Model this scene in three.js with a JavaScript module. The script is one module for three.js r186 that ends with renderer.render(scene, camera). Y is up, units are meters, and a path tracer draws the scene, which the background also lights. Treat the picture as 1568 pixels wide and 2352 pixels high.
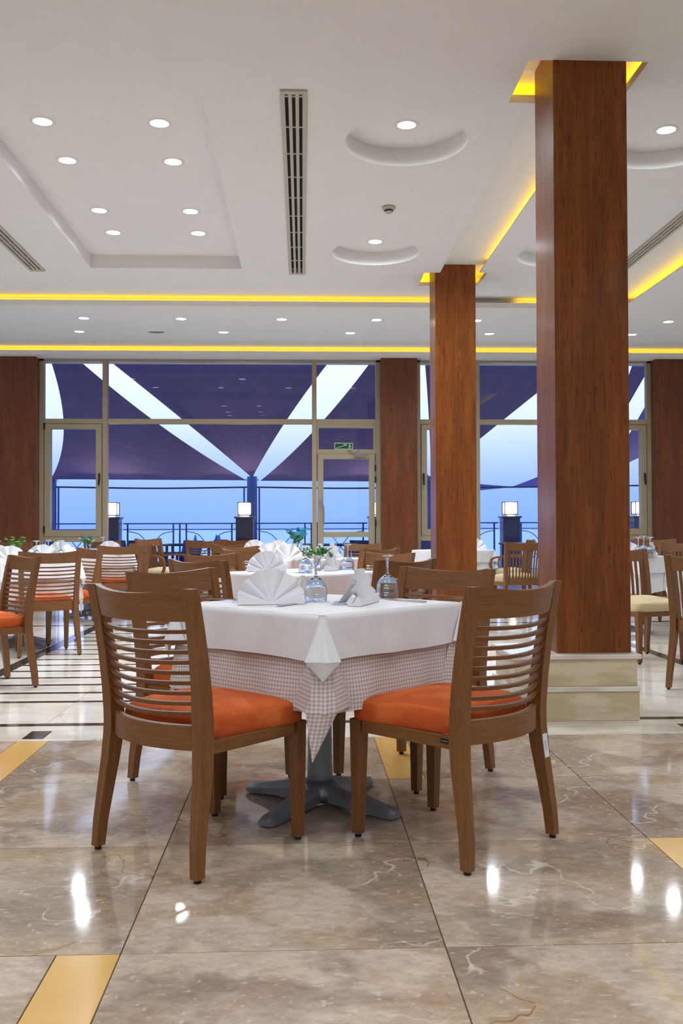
import * as THREE from 'three';
import { RoundedBoxGeometry } from 'three/addons/geometries/RoundedBoxGeometry.js';
import { mergeGeometries, mergeVertices, toCreasedNormals } from 'three/addons/utils/BufferGeometryUtils.js';
import { RectAreaLightUniformsLib } from 'three/addons/lights/RectAreaLightUniformsLib.js';

// ---------------------------------------------------------------- camera, sky, exposure
const scene = new THREE.Scene();
const camera = new THREE.PerspectiveCamera(56.75, 1568 / 2352, 0.05, 4000);
camera.rotation.order = 'YXZ';
camera.position.set(0, 1.05, 0);
camera.rotation.set(0.017578, -0.041283, -0.0029182);
const renderer = new THREE.WebGLRenderer({ antialias: true });
renderer.toneMapping = THREE.LinearToneMapping;
renderer.toneMappingExposure = 1.0;
renderer.shadowMap.enabled = true;
RectAreaLightUniformsLib.init();
const LAMP_POWER = 7.2, COVE_POWER = 6.5, LANTERN_POWER = 2.2, LAMP_COLOR = new THREE.Color(.84, .92, 1.0);

{ // dusk sky: hazy blue at the horizon, pale and bright above it
  const W = 64, H = 512, d = new Float32Array(W * H * 4);
  const stops = [[-90, .2, .4, 1.1], [0, .27, .5, 1.48], [2.2, .33, .56, 1.5], [4, .52, .72, 1.5], [6, .76, .94, 1.56], [9, .96, 1.14, 1.64], [24, .9, 1.12, 1.72], [50, .62, .9, 1.7], [90, .5, .8, 1.65]];
  for (let y = 0; y < H; y++) {
    const e = (y + 0.5) / H * 180 - 90;
    let k = 0; while (k < stops.length - 2 && e > stops[k + 1][0]) k++;
    const a = stops[k], b = stops[k + 1], t = Math.min(1, Math.max(0, (e - a[0]) / (b[0] - a[0])));
    for (let x = 0; x < W; x++) { const i = (y * W + x) * 4; for (let c = 0; c < 3; c++) d[i + c] = a[c + 1] + (b[c + 1] - a[c + 1]) * t; d[i + 3] = 1; }
  }
  const sky = new THREE.DataTexture(d, W, H, THREE.RGBAFormat, THREE.FloatType);
  sky.mapping = THREE.EquirectangularReflectionMapping; sky.magFilter = sky.minFilter = THREE.LinearFilter; sky.needsUpdate = true;
  scene.background = sky;
}

// ---------------------------------------------------------------- numbers and noise
let seed = 7;
const rnd = () => { seed = (seed + 0x6d2b79f5) | 0; let t = Math.imul(seed ^ (seed >>> 15), 1 | seed); t = (t + Math.imul(t ^ (t >>> 7), 61 | t)) ^ t; return ((t ^ (t >>> 14)) >>> 0) / 4294967296; };
const rr = (a, b) => a + (b - a) * rnd();
const lerp = (a, b, t) => a + (b - a) * t, clamp = (x, a = 0, b = 1) => Math.min(b, Math.max(a, x));
const smooth = (a, b, x) => { const t = clamp((x - a) / (b - a)); return t * t * (3 - 2 * t); };
const perm = new Uint16Array(512), vals = new Float32Array(256);
for (let i = 0; i < 256; i++) { perm[i] = i; vals[i] = rnd(); }
for (let i = 255; i > 0; i--) { const j = Math.floor(rnd() * (i + 1)); [perm[i], perm[j]] = [perm[j], perm[i]]; }
for (let i = 0; i < 256; i++) perm[256 + i] = perm[i];
// value noise that repeats every p cells
function vnoise(x, y, p = 256) {
  const xi = Math.floor(x), yi = Math.floor(y), fx = x - xi, fy = y - yi, u = fx * fx * (3 - 2 * fx), v = fy * fy * (3 - 2 * fy);
  const m = (a) => ((a % p) + p) % p & 255, x0 = m(xi), x1 = m(xi + 1), y0 = m(yi), y1 = m(yi + 1);
  const a = vals[perm[x0 + perm[y0]]], b = vals[perm[x1 + perm[y0]]], c = vals[perm[x0 + perm[y1]]], d = vals[perm[x1 + perm[y1]]];
  return a + (b - a) * u + (c - a) * v + (a - b - c + d) * u * v;
}
function fbm(x, y, o = 4, p = 256) { let s = 0, a = 0.5, n = 0; for (let i = 0; i < o; i++) { s += a * vnoise(x, y, p); n += a; a *= 0.5; x = x * 2 + 17; y = y * 2 + 31; p = Math.min(256, p * 2); } return s / n; }

// ---------------------------------------------------------------- textures
function tex(w, h, f, srgb = true, repeat = [1, 1]) {
  const d = new Uint8Array(w * h * 4);
  for (let y = 0; y < h; y++) for (let x = 0; x < w; x++) { const c = f(x / w, y / h), i = (y * w + x) * 4; d[i] = clamp(c[0], 0, 255); d[i + 1] = clamp(c[1], 0, 255); d[i + 2] = clamp(c[2], 0, 255); d[i + 3] = 255; }
  const t = new THREE.DataTexture(d, w, h); t.wrapS = t.wrapT = THREE.RepeatWrapping; t.magFilter = THREE.LinearFilter; t.minFilter = THREE.LinearMipmapLinearFilter; t.generateMipmaps = true;
  if (srgb) t.colorSpace = THREE.SRGBColorSpace; t.repeat.set(...repeat); t.needsUpdate = true; return t;
}
const mix3 = (a, b, t) => [lerp(a[0], b[0], t), lerp(a[1], b[1], t), lerp(a[2], b[2], t)];
function marbleTexture(k, size) { // brown-grey breccia marble with pale and rusty veins
  const ox = k * 37.3, oy = k * 71.7;
  return tex(size, size, (u, v) => {
    const x = u * 4 + ox, y = v * 4 + oy;
    const wx = fbm(x * 0.9, y * 0.9, 4) - .5, wy = fbm(x * .9 + 50, y * .9 + 9, 4) - .5;
    const cloud = fbm(x * .55 + wx * 2.2, y * 1.1 + wy * 2.2, 5), fine = fbm(x * 9, y * 16, 3), grit = vnoise(x * 52, y * 70);
    let c = mix3([152, 135, 119], [198, 181, 162], smooth(.28, .72, cloud));
    c = mix3(c, [168, 140, 112], .55 * smooth(.52, .74, fbm(x * .8 + 20 + wy, y * 1.2 + wx, 3)));
    c = c.map((q) => q + (fine - .5) * 34 + (grit - .5) * 12);
    const band = (px, py, f, ph) => Math.abs(((((x * px + y * py) * f + ph + wx * 1.5 + wy * .9 + (fbm(x * 2.6 + ph, y * 2.6, 3) - .5) * .34) % 1) + 1) % 1 - .5);
    const gate = smooth(.5, .68, fbm(x * .9 + 3, y * .9 + 77, 3)), gate2 = smooth(.5, .66, fbm(x * .6 + 33, y * .6 + 7, 3));
    c = mix3(c, [228, 218, 206], .7 * gate * (1 - smooth(.0, .012 + .06 * fine * fine, band(.45, .9, .5, k * .31))));
    c = mix3(c, [222, 212, 198], .4 * (1 - gate) * gate2 * (1 - smooth(.0, .02, band(.2, 1, .85, k * .57 + .2))));
    c = mix3(c, [112, 86, 66], .75 * gate2 * (1 - smooth(.001, .012, band(.9, .42, .33, k * .43 + .4))));
    c = mix3(c, [176, 134, 98], .2 * gate2 * (1 - smooth(.0, .09, band(.9, .42, .33, k * .43 + .4))));
    const fl = vnoise(x * 14 + 4, y * 22); c = mix3(c, [224, 206, 184], .55 * smooth(.86, .97, fl));
    return c;
  });
}
const marbleMaps = [0, 1, 2, 3, 4].map((k) => marbleTexture(k, 768));
const creamMap = tex(512, 512, (u, v) => { const x = u * 5, y = v * 5, w = fbm(x, y, 4) - .5, c = fbm(x * .8 + w, y * 1.6 + w, 4), g = vnoise(x * 40, y * 55); let q = mix3([216, 207, 192], [237, 231, 221], smooth(.3, .7, c)); q = mix3(q, [196, 176, 150], .5 * (1 - smooth(.0, .01, Math.abs(fbm(x * .5 + w, y * .5, 3) - .5)))); return q.map((z) => z + (g - .5) * 7); });
const plinthMap = tex(512, 512, (u, v) => { const x = u * 5, y = v * 5, c = fbm(x * 1.1, y * 2.6, 4), g = vnoise(x * 60, y * 60); let q = mix3([203, 184, 150], [226, 210, 180], smooth(.3, .7, c)); if (g > .93) q = mix3(q, [150, 124, 86], .6); return q; });
const honeyMap = tex(256, 256, (u, v) => { const x = u * 4, y = v * 4, c = fbm(x, y, 4); let q = mix3([222, 174, 98], [236, 194, 120], c); const r = Math.abs(fbm(x * 2, y * 2 + 9, 3) - .5); q = mix3(q, [176, 122, 60], .7 * (1 - smooth(0, .012, r)) * smooth(.58, .68, fbm(x * 1.5 + 4, y * 1.5, 2))); return q; });
const darkMap = tex(256, 256, (u, v) => { const x = u * 5, y = v * 5, c = fbm(x, y, 4); const r = Math.abs(fbm(x + 5, y + 2, 3) - .5); return mix3(mix3([30, 30, 33], [62, 58, 56], c), [150, 146, 140], .5 * (1 - smooth(0, .012, r))); });
const walnutMap = tex(512, 512, (u, v) => { // grain along u
  const g = fbm(u * 3, v * 60, 4), f = fbm(u * 14, v * 180, 2), rings = Math.sin((v * 26 + fbm(u * 2, v * 5, 3) * 5) * 6.28);
  return mix3([92, 55, 22], [146, 95, 46], clamp(.25 + .55 * g + .12 * rings * .5 + .3 * (f - .5)));
});
const veneerMap = tex(512, 2048, (u, v) => { // grain along v
  const g = fbm(u * 46, v * 7, 4), f = fbm(u * 170, v * 30, 2), broad = fbm(u * 6 + fbm(u * 3, v * 9, 3) * 1.6, v * 3.5 + 3, 4), fleck = smooth(.7, .86, fbm(u * 90, v * 44, 2));
  let c = mix3([90, 42, 4], [152, 82, 16], clamp(.62 * broad + .5 * g - .06 + .3 * (f - .5)));
  c = mix3(c, [172, 104, 40], .28 * smooth(.6, .8, fbm(u * 9 + 7, v * 11, 3)));
  return mix3(c, [54, 24, 4], .45 * fleck);
});
const suedeMap = tex(512, 512, (u, v) => { const x = u * 5, y = v * 5, c = fbm(x, y, 4), s = fbm(x * .9 + 40, y * .9, 3), n = vnoise(x * 90, y * 90); return mix3([189, 80, 26], [222, 112, 52], clamp(smooth(.25, .75, c) * .8 + (n - .5) * .16 - .35 * smooth(.62, .7, s))); });
const creamFabricMap = tex(256, 256, (u, v) => { const n = vnoise(u * 128, v * 128, 128), c = fbm(u * 4, v * 4, 3, 4); return mix3([196, 174, 132], [218, 198, 158], c).map((q) => q + (n - .5) * 10); });
const linenMap = tex(256, 256, (u, v) => { const n = vnoise(u * 128, v * 128, 128), c = fbm(u * 4, v * 4, 3, 4); return [232, 231, 234].map((q) => q + (n - .5) * 5 + (c - .5) * 8); });
const ginghamMap = tex(64, 64, (u, v) => { const a = u < .5, b = v < .5, n = vnoise(u * 32, v * 32, 32); const c = a && b ? [180, 163, 160] : a || b ? [206, 193, 190] : [228, 219, 216]; return c.map((q) => q + (n - .5) * 12); });
const plasterMap = tex(256, 256, (u, v) => { const n = fbm(u * 8, v * 8, 4, 8); return [236, 234, 232].map((q) => q + (n - .5) * 4); });
const sailMap = tex(256, 256, (u, v) => { const n = vnoise(u * 128, v * 128, 128), w = fbm(u * 4, v * 4, 3, 4); return mix3([98, 86, 138], [112, 98, 152], w).map((q) => q + (n - .5) * 8); });

// ---------------------------------------------------------------- materials
const std = (o) => new THREE.MeshStandardMaterial(o), phys = (o) => new THREE.MeshPhysicalMaterial(o);
const M = {
  marble: marbleMaps.map((map) => phys({ map, color: 0xffffff, roughness: .07, ior: 1.55 })),
  cream: phys({ map: creamMap, roughness: .08, ior: 1.55 }),
  honey: phys({ map: honeyMap, roughness: .14, ior: 1.55 }),
  dark: phys({ map: darkMap, roughness: .12, ior: 1.55 }),
  plinth: phys({ map: plinthMap, roughness: .3 }),
  grout: std({ color: 0x6d5f52, roughness: .9 }),
  plaster: std({ map: plasterMap, roughness: .85 }),
  walnut: phys({ map: walnutMap, roughness: .5, clearcoat: .12, clearcoatRoughness: .35 }),
  veneer: phys({ map: veneerMap, roughness: .5, clearcoat: .22, clearcoatRoughness: .18, specularIntensity: .6 }),
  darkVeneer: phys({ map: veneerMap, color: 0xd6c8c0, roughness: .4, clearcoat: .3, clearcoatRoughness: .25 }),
  suede: phys({ map: suedeMap, roughness: .95, sheen: .5, sheenColor: new THREE.Color(0xff9a5a), sheenRoughness: .6 }),
  creamFabric: std({ map: creamFabricMap, roughness: .95 }),
  linen: phys({ map: linenMap, roughness: .9, side: THREE.DoubleSide }),
  gingham: phys({ map: ginghamMap, roughness: .9, side: THREE.DoubleSide }),
  castIron: std({ color: 0x838c98, roughness: .4, metalness: .55 }),
  aluminium: std({ color: 0xa8997d, roughness: .45, metalness: .15 }),
  black: std({ color: 0x0b0b0c, roughness: .6 }),
  blackMetal: std({ color: 0x1b1c22, roughness: .45, metalness: .4 }),
  white: std({ color: 0xe8e6e2, roughness: .5 }),
  offWhite: std({ color: 0xbdb7a8, roughness: .55 }),
  silver: std({ color: 0xc4c7cb, roughness: .22, metalness: 1 }),
  glass: phys({ color: 0xffffff, transmission: 1, roughness: 0, thickness: 0, ior: 1.5 }),
  crystal: phys({ color: 0xf4faff, transmission: 1, roughness: .02, thickness: .003, ior: 1.48 }),
  lamp: std({ color: 0xffffff, emissive: 0xffffff, emissiveIntensity: 6 }),
  led: std({ color: 0xffc200, emissive: new THREE.Color(1, .62, .0), emissiveIntensity: 2 }),
  lanternGlass: std({ color: 0xfff6e6, emissive: new THREE.Color(1, .93, .8), emissiveIntensity: 1.6 }),
  sail: phys({ map: sailMap, roughness: .9, transmission: .08, thickness: 0, side: THREE.DoubleSide }),
  rope: std({ color: 0x1c2a4a, roughness: .8 }),
  duskTintSteel: std({ color: 0x1c4f9c, roughness: .5, metalness: .3 }),  // terrace metalwork, with the blue dusk light painted into its colour
  stone: std({ color: 0x2c2e4a, roughness: .35 }),  // pedestal stone, blue cast of dusk mixed into the colour
  terrace: std({ color: 0x53606f, roughness: .4 }),
  sea: phys({ color: 0x6fb4f0, roughness: .35 }),
  duskTintSand: std({ color: 0x8ccdf0, roughness: .9 }),  // beach tinted blue to carry the dusk light in its base colour
  duskTintRattan: std({ color: 0x15346e, roughness: .7 }),  // wicker; its blue is evening light baked into the colour
  leaf: phys({ color: 0x3f7a2c, roughness: .6, side: THREE.DoubleSide }),
  paleLeaf: phys({ color: 0x8aa544, roughness: .6, side: THREE.DoubleSide }),
  bluePetal: phys({ color: 0x3fa0cf, roughness: .7, side: THREE.DoubleSide }),
  whitePetal: phys({ color: 0xf2f1ec, roughness: .7, side: THREE.DoubleSide }),
  parasol: std({ color: 0x2f62a6, roughness: .8 }),
};

// ---------------------------------------------------------------- building helpers
const used = new Map();
function numbered(name) { const n = used.get(name) || 0; used.set(name, n + 1); return n ? `${name}_${String(n).padStart(3, '0')}` : name; }
function thing(name, label, category, [x, y, z] = [0, 0, 0], turn = 0, group) {
  const o = new THREE.Group(); o.name = numbered(name); scene.add(o); o.position.set(x, y, z); o.rotation.y = turn;
  o.userData = { label, category }; if (group) o.userData.group = group; return o;
}
function struct(name, geo, m) { const o = geo ? new THREE.Mesh(geo, m) : new THREE.Group(); o.name = numbered(name); o.userData.kind = 'structure'; if (geo) o.castShadow = o.receiveShadow = true; scene.add(o); return o; }
function part(name, geo, m, parent, label) { const o = new THREE.Mesh(geo, m); o.name = name; o.castShadow = o.receiveShadow = true; if (label) o.userData.label = label; parent.add(o); return o; }
function single(name, geo, m, label, category, group) { const o = new THREE.Mesh(geo, m); o.name = numbered(name); o.castShadow = o.receiveShadow = true; o.userData = { label, category }; if (group) o.userData.group = group; scene.add(o); return o; }
function dup(root, [x, y, z], turn, label, group) { const r = root.clone(); r.name = numbered(root.name.replace(/_\d{3}$/, '')); scene.add(r); r.position.set(x, y, z); r.rotation.y = turn; r.userData = { ...root.userData, label }; if (group) r.userData.group = group; return r; }
const T = (g, x, y, z) => g.translate(x, y, z);
// box-projected uv in metres; grain: the axis that u runs along
function uvBox(g, grain = 'x', s = 1) {
  const p = g.attributes.position, n = g.attributes.normal, uv = new Float32Array(p.count * 2), k = { x: 0, y: 1, z: 2 }[grain];
  for (let i = 0; i < p.count; i++) {
    const c = [p.getX(i), p.getY(i), p.getZ(i)], a = [Math.abs(n.getX(i)), Math.abs(n.getY(i)), Math.abs(n.getZ(i))];
    const o = [0, 1, 2].filter((q) => q !== k), other = a[k] > a[o[0]] && a[k] > a[o[1]] ? c[o[0]] : a[o[0]] > a[o[1]] ? c[o[1]] : c[o[0]];
    const along = a[k] > a[o[0]] && a[k] > a[o[1]] ? c[o[1]] : c[k];
    uv[2 * i] = along * s; uv[2 * i + 1] = (other + .37 * c[o[0]]) * s;
  }
  g.setAttribute('uv', new THREE.BufferAttribute(uv, 2)); return g;
}
function box(x0, x1, y0, y1, z0, z1, r = .003, grain = 'x', s = 1) { // box between bounds, edges chamfered
  const w = x1 - x0, h = y1 - y0, d = z1 - z0, g = r > 0 ? new RoundedBoxGeometry(w, h, d, 1, Math.min(r, w / 2.1, h / 2.1, d / 2.1)) : new THREE.BoxGeometry(w, h, d);
  g.translate((x0 + x1) / 2, (y0 + y1) / 2, (z0 + z1) / 2); return uvBox(r > 0 ? g : g.toNonIndexed(), grain, s);
}
const clean = (g) => { const q = g.index ? g.toNonIndexed() : g; for (const k of Object.keys(q.attributes)) if (!['position', 'normal', 'uv'].includes(k)) q.deleteAttribute(k); if (!q.attributes.uv) q.setAttribute('uv', new THREE.BufferAttribute(new Float32Array(q.attributes.position.count * 2), 2)); return q; };
const merge = (list) => mergeGeometries(list.map(clean));
// skin over rings of points; closed rings, capped ends
function loft(rings, { caps = true, crease = .6, grain = 'y', closed = true, s = 1 } = {}) {
  const n = rings[0].length, pos = [], idx = [];
  for (const r of rings) for (const p of r) pos.push(p[0], p[1], p[2]);
  const m = closed ? n : n - 1;
  for (let i = 0; i < rings.length - 1; i++) for (let j = 0; j < m; j++) { const a = i * n + j, b = i * n + (j + 1) % n, c = a + n, d = b + n; idx.push(a, b, d, a, d, c); }
  if (caps && closed) { for (let j = 1; j < n - 1; j++) { idx.push(0, j + 1, j); const q = (rings.length - 1) * n; idx.push(q, q + j, q + j + 1); } }
  const g = new THREE.BufferGeometry(); g.setAttribute('position', new THREE.Float32BufferAttribute(pos, 3)); g.setIndex(idx);
  const c = toCreasedNormals(g, crease); return uvBox(c, grain, s);
}
function grid(nu, nv, f, s = 1) { // open sheet; uv in metres from f's optional 4th/5th values
  const pos = [], uv = [], idx = [];
  for (let j = 0; j <= nv; j++) for (let i = 0; i <= nu; i++) { const p = f(i / nu, j / nv); pos.push(p[0], p[1], p[2]); uv.push((p[3] ?? i / nu) * s, (p[4] ?? j / nv) * s); }
  for (let j = 0; j < nv; j++) for (let i = 0; i < nu; i++) { const a = j * (nu + 1) + i, b = a + 1, c = a + nu + 1, d = c + 1; idx.push(a, b, d, a, d, c); }
  const g = new THREE.BufferGeometry(); g.setAttribute('position', new THREE.Float32BufferAttribute(pos, 3)); g.setAttribute('uv', new THREE.Float32BufferAttribute(uv, 2)); g.setIndex(idx); g.computeVertexNormals(); return g.toNonIndexed();
}
const tube = (pts, r, seg = 16, rad = 8, closed = false) => new THREE.TubeGeometry(new THREE.CatmullRomCurve3(pts.map((p) => new THREE.Vector3(...p)), closed), seg, r, rad, closed);
const lathe = (pts, seg = 32) => new THREE.LatheGeometry(pts.map((p) => new THREE.Vector2(...p)), seg);
const cyl = (r0, r1, h, x, y, z, seg = 24) => new THREE.CylinderGeometry(r1, r0, h, seg).translate(x, y + h / 2, z);
function extrudeFloor(shape, y0, y1) { const g = new THREE.ExtrudeGeometry(shape, { depth: y1 - y0, bevelEnabled: false, curveSegments: 40 }); g.rotateX(-Math.PI / 2); g.translate(0, y0, 0); return uvBox(clean(g), 'x'); } // shape in (x, D): D runs into -z
function rectPath(P, x0, x1, d0, d1) { const p = new P(); p.moveTo(x0, d0); p.lineTo(x1, d0); p.lineTo(x1, d1); p.lineTo(x0, d1); p.closePath(); return p; }
function polyPath(P, pts) { const p = new P(); p.moveTo(...pts[0]); for (const q of pts.slice(1)) p.lineTo(...q); p.closePath(); return p; }
const bD = (x0, x1, y0, y1, d0, d1, r, grain, s) => box(x0, x1, y0, y1, -d1, -d0, r, grain, s); // box by depth instead of z

// ================================================================ THE ROOM
const H = 3.65, CAP = 3.78, XL = -8.3, XR = 8.3, DB = -4.2, DW = 14.6;

// ---- floor: slab with every tile laid on it
const floor = struct('floor', bD(XL, XR, -.25, -.006, DB, 14.8, 0), M.grout);
const tileCache = new Map();
function tile(x0, x1, d0, d1, mat, name = 'tile', jitter = true) {
  const g = .0016, w = x1 - x0 - 2 * g, d = d1 - d0 - 2 * g, key = `${w.toFixed(3)} ${d.toFixed(3)}`;
  if (w <= 0 || d <= 0) return;
  if (!tileCache.has(key)) { const b = new RoundedBoxGeometry(w, .02, d, 1, .0012); const p = b.attributes.position, uv = b.attributes.uv; for (let i = 0; i < p.count; i++) uv.setXY(i, p.getX(i) + .5, p.getZ(i) + .5); tileCache.set(key, b); }
  const o = part(name, tileCache.get(key), mat, floor);
  o.position.set((x0 + x1) / 2, -.01 + (jitter ? rr(-.0003, .0003) : 0), -(d0 + d1) / 2);
  if (Math.abs(w - d) < .02 && jitter) o.rotation.y = rnd() < .5 ? 0 : Math.PI;
  return o;
}
const TX = -.4515, TW = .8085, TD = 2.384, TT = .801, BORDER = TD + 3 * TT;   // brown marble field with honey bars
let mk = 0;
for (let j = -8; j < 3; j++) for (let i = -10; i <= 10; i++) {
  const d0 = TD + j * TT, d1 = d0 + TT, x0 = TX + i * TW, x1 = x0 + TW;
  if (d1 < DB || x1 < XL || x0 > XR) continue;
  mk = (mk * 3 + i * 7 + j * 5 + 11) % 97; const m = M.marble[((mk % 5) + 5) % 5];
  const bar = .157, yl = j === 2 && (i === 1 || i === -5 || i === 7), yr = j === 2 && (i === -2 || i === -8 || i === 4); // honey bars in the row by the cream border
  const fl = j === -1 && i === -1, fr = j === 0 && i === 2;
  if (yl || fr) { tile(x0, x0 + bar, d0, d1, M.honey, 'honey_tile'); tile(x0 + bar, x1, d0, d1, m); }
  else if (yr || fl) { tile(x1 - bar, x1, d0, d1, M.honey, 'honey_tile'); tile(x0, x1 - bar, d0, d1, m); }
  else tile(x0, x1, d0, d1, m);
}
{ // cream border with a dark line and small dark insets
  const y0 = BORDER, y1 = 5.143, ins = [[-1.409, -1.304], [-.26, -.155], [2.0, 2.105]], cuts = [XL, ...ins.flat(), XR];
  const rows = [[y0, y0 + .045], [y0 + .045, y0 + .235], [y0 + .235, y1]];
  for (let i = 0; i < 16; i++) { const a = XL + i * 1.0375, b = a + 1.0375; tile(a, b, rows[0][0], rows[0][1], M.cream, 'border_tile', false); tile(a, b, rows[2][0], rows[2][1], M.cream, 'border_tile', false); }
  for (let k = 0; k < cuts.length - 1; k++) { const isIns = k % 2 === 1; if (isIns) tile(cuts[k], cuts[k + 1], rows[1][0], rows[1][1], M.dark, 'dark_inset_tile', false); else { const n = Math.max(1, Math.round((cuts[k + 1] - cuts[k]) / 1.1)), w = (cuts[k + 1] - cuts[k]) / n; for (let q = 0; q < n; q++) tile(cuts[k] + q * w, cuts[k] + (q + 1) * w, rows[1][0], rows[1][1], M.cream, 'border_tile', false); } }
  for (let i = 0; i < 8; i++) tile(XL + i * 2.075, XL + (i + 1) * 2.075, 5.143, 5.215, M.dark, 'dark_line_tile', false);
  // striped walkway between dark bands
  const lx = -2.27, l2 = -2.16, rx = .95, sEnd = 10.43;
  tile(lx, l2, 5.215, 7.9, M.dark, 'dark_band_tile', false); tile(lx, l2, 7.9, sEnd, M.dark, 'dark_band_tile', false);
  let d = 5.215; const step = .3165;
  for (let k = 0; k < 15; k++) {
    const line = 5.865 + k * step - .03; if (line + .06 > sEnd) break;
    for (let q = 0; q < 4; q++) { const w = (rx - l2) / 4; tile(l2 + q * w, l2 + (q + 1) * w, d, line, M.cream, 'walkway_tile', false); }
    for (let q = 0; q < 2; q++) { const w = (rx - l2) / 2; tile(l2 + q * w, l2 + (q + 1) * w, line, line + .062, M.dark, 'stripe_tile', false); }
    d = line + .062;
  }
  for (let q = 0; q < 4; q++) { const w = (rx - l2) / 4; tile(l2 + q * w, l2 + (q + 1) * w, d, sEnd, M.cream, 'walkway_tile', false); }
  for (let i = 0; i < 8; i++) tile(XL + i * 2.075, XL + (i + 1) * 2.075, sEnd, sEnd + .11, M.dark, 'dark_band_tile', false);
  // right-hand dark band and the cream field
  const bx = 2.9, b2 = 3.0;
  tile(bx, b2, 5.215, 7.8, M.dark, 'dark_band_tile', false); tile(bx, b2, 7.8, sEnd, M.dark, 'dark_band_tile', false);
  const field = (a, b, e, f, s = .65) => { const nx = Math.ceil((b - a) / s - .2), nd = Math.ceil((f - e) / s - .2); for (let i = 0; i < nx; i++) for (let j = 0; j < nd; j++) tile(a + (b - a) * i / nx, a + (b - a) * (i + 1) / nx, e + (f - e) * j / nd, e + (f - e) * (j + 1) / nd, M.cream, 'cream_tile', false); };
  field(rx, bx, 5.215, sEnd); field(XL, lx, 5.215, sEnd, 1.0); field(b2, XR, 5.215, sEnd, 1.0); field(XL, XR, sEnd + .11, 14.78, 1.1);
}

// ---- ceiling: lower plate with recesses, closed from above
const plate = rectPath(THREE.Shape, XL, XR, DB, 15);
const circles = [[.703, 6.32, .413], [.697, 8.88, .413], [2.47, 6.32, .413], [2.47, 8.9, .413]];
for (const [x, d, r] of circles) { const p = new THREE.Path(); p.absarc(x, d, r, 0, Math.PI * 2, true); plate.holes.push(p); }
plate.holes.push(rectPath(THREE.Path, -2.095, -.6, 5.66, 9.47));
plate.holes.push(rectPath(THREE.Path, 1.15, 2.05, 5.172, 5.82));                                          // pocket round the near column
plate.holes.push(polyPath(THREE.Path, [[1.405, 5.9], [1.92, 5.9], [1.92, 9.54], [1.99, 9.54], [1.99, 10.17], [1.13, 10.17], [1.13, 9.545], [1.405, 9.545]])); // channel and far pocket
plate.holes.push(polyPath(THREE.Path, [[XL + .1, 10.28], [3.3, 10.28], [3.3, 5.0], [3.95, 5.0], [3.95, 11.2], [XL + .1, 11.2]]));
plate.holes.push(rectPath(THREE.Path, XL + .1, XR - .1, 12.51, 14.32));
for (const [a, b, c, e] of [[-.105, .011, 5.6, 9.59], [-2.697, -2.59, 5.6, 9.55], [3.143, 3.239, 5.6, 9.57]]) plate.holes.push(rectPath(THREE.Path, a, b, c, e)); // behind the slot vents
const ceiling = struct('ceiling', extrudeFloor(plate, H, CAP), M.plaster);
part('upper_slab', bD(XL, XR, CAP, 4.0, DB, 15, 0), M.plaster, ceiling);
part('raised_panel', bD(XL + .1, XR - .1, H + .02, CAP, 12.51, 13.21, 0), M.plaster, ceiling);
part('channel_lid', bD(1.405, 1.92, H + .085, CAP, 5.9, 9.545, 0), M.plaster, ceiling);
const shelf = (x0, x1, d0, d1, t) => part('cove_shelf', bD(x0, x1, H, H + t, d0, d1, 0), M.plaster, ceiling);
shelf(1.15, 1.264, 5.172, 5.82, .05); shelf(1.937, 2.05, 5.172, 5.82, .05); shelf(1.264, 1.937, 5.70, 5.82, .05);
shelf(1.81, 1.92, 5.9, 9.54, .02); shelf(1.13, 1.245, 9.545, 10.17, .04); shelf(1.885, 1.99, 9.54, 10.17, .04); shelf(1.245, 1.885, 10.06, 10.17, .04);
shelf(XL + .1, 3.95, 11.06, 11.2, .06); shelf(3.80, 3.95, 5.0, 11.06, .02); shelf(XL + .1, XR - .1, 14.18, 14.32, .06);
function cove(x0, x1, d0, d1, y, power = 1) { // amber LED strip lying on a shelf, shining up
  part('light_strip', bD(x0, x1, y, y + .006, d0, d1, 0), M.led, ceiling);
  const w = x1 - x0, d = d1 - d0, l = new THREE.RectAreaLight(new THREE.Color(1, .62, .0), COVE_POWER * power, w, d);
  l.position.set((x0 + x1) / 2, y + .009, -(d0 + d1) / 2); l.rotation.x = Math.PI / 2; scene.add(l); // faces up
}
cove(XL + .15, 1.75, 11.15, 11.18, H + .06, .42); cove(2.55, 3.8, 11.15, 11.18, H + .06, .42);
cove(3.9, 3.93, 5.1, 11.05, H + .02); cove(1.875, 1.905, 5.95, 9.35, H + .02, .8);
cove(XL + .15, XR - .15, 14.27, 14.3, H + .06, .42);
cove(1.27, 1.93, 5.77, 5.80, H + .05); cove(2.0, 2.03, 5.2, 5.7, H + .05); cove(1.17, 1.2, 5.2, 5.7, H + .05);
cove(1.25, 1.88, 10.12, 10.15, H + .04); cove(1.94, 1.97, 9.6, 10.05, H + .04); cove(1.15, 1.18, 9.6, 10.05, H + .04);

// ---- walls
struct('wall_left', bD(XL - .2, XL, 0, 4, DB - .2, 15, 0), M.plaster);
struct('wall_right', bD(XR, XR + .2, 0, 4, DB - .2, 15, 0), M.plaster);
struct('wall_back', bD(XL, XR, 0, 4, DB - .2, DB, 0), M.plaster);
struct('wall_far', bD(6.02, XR, 0, H, 14.5, 14.7, 0), M.plaster);

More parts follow.
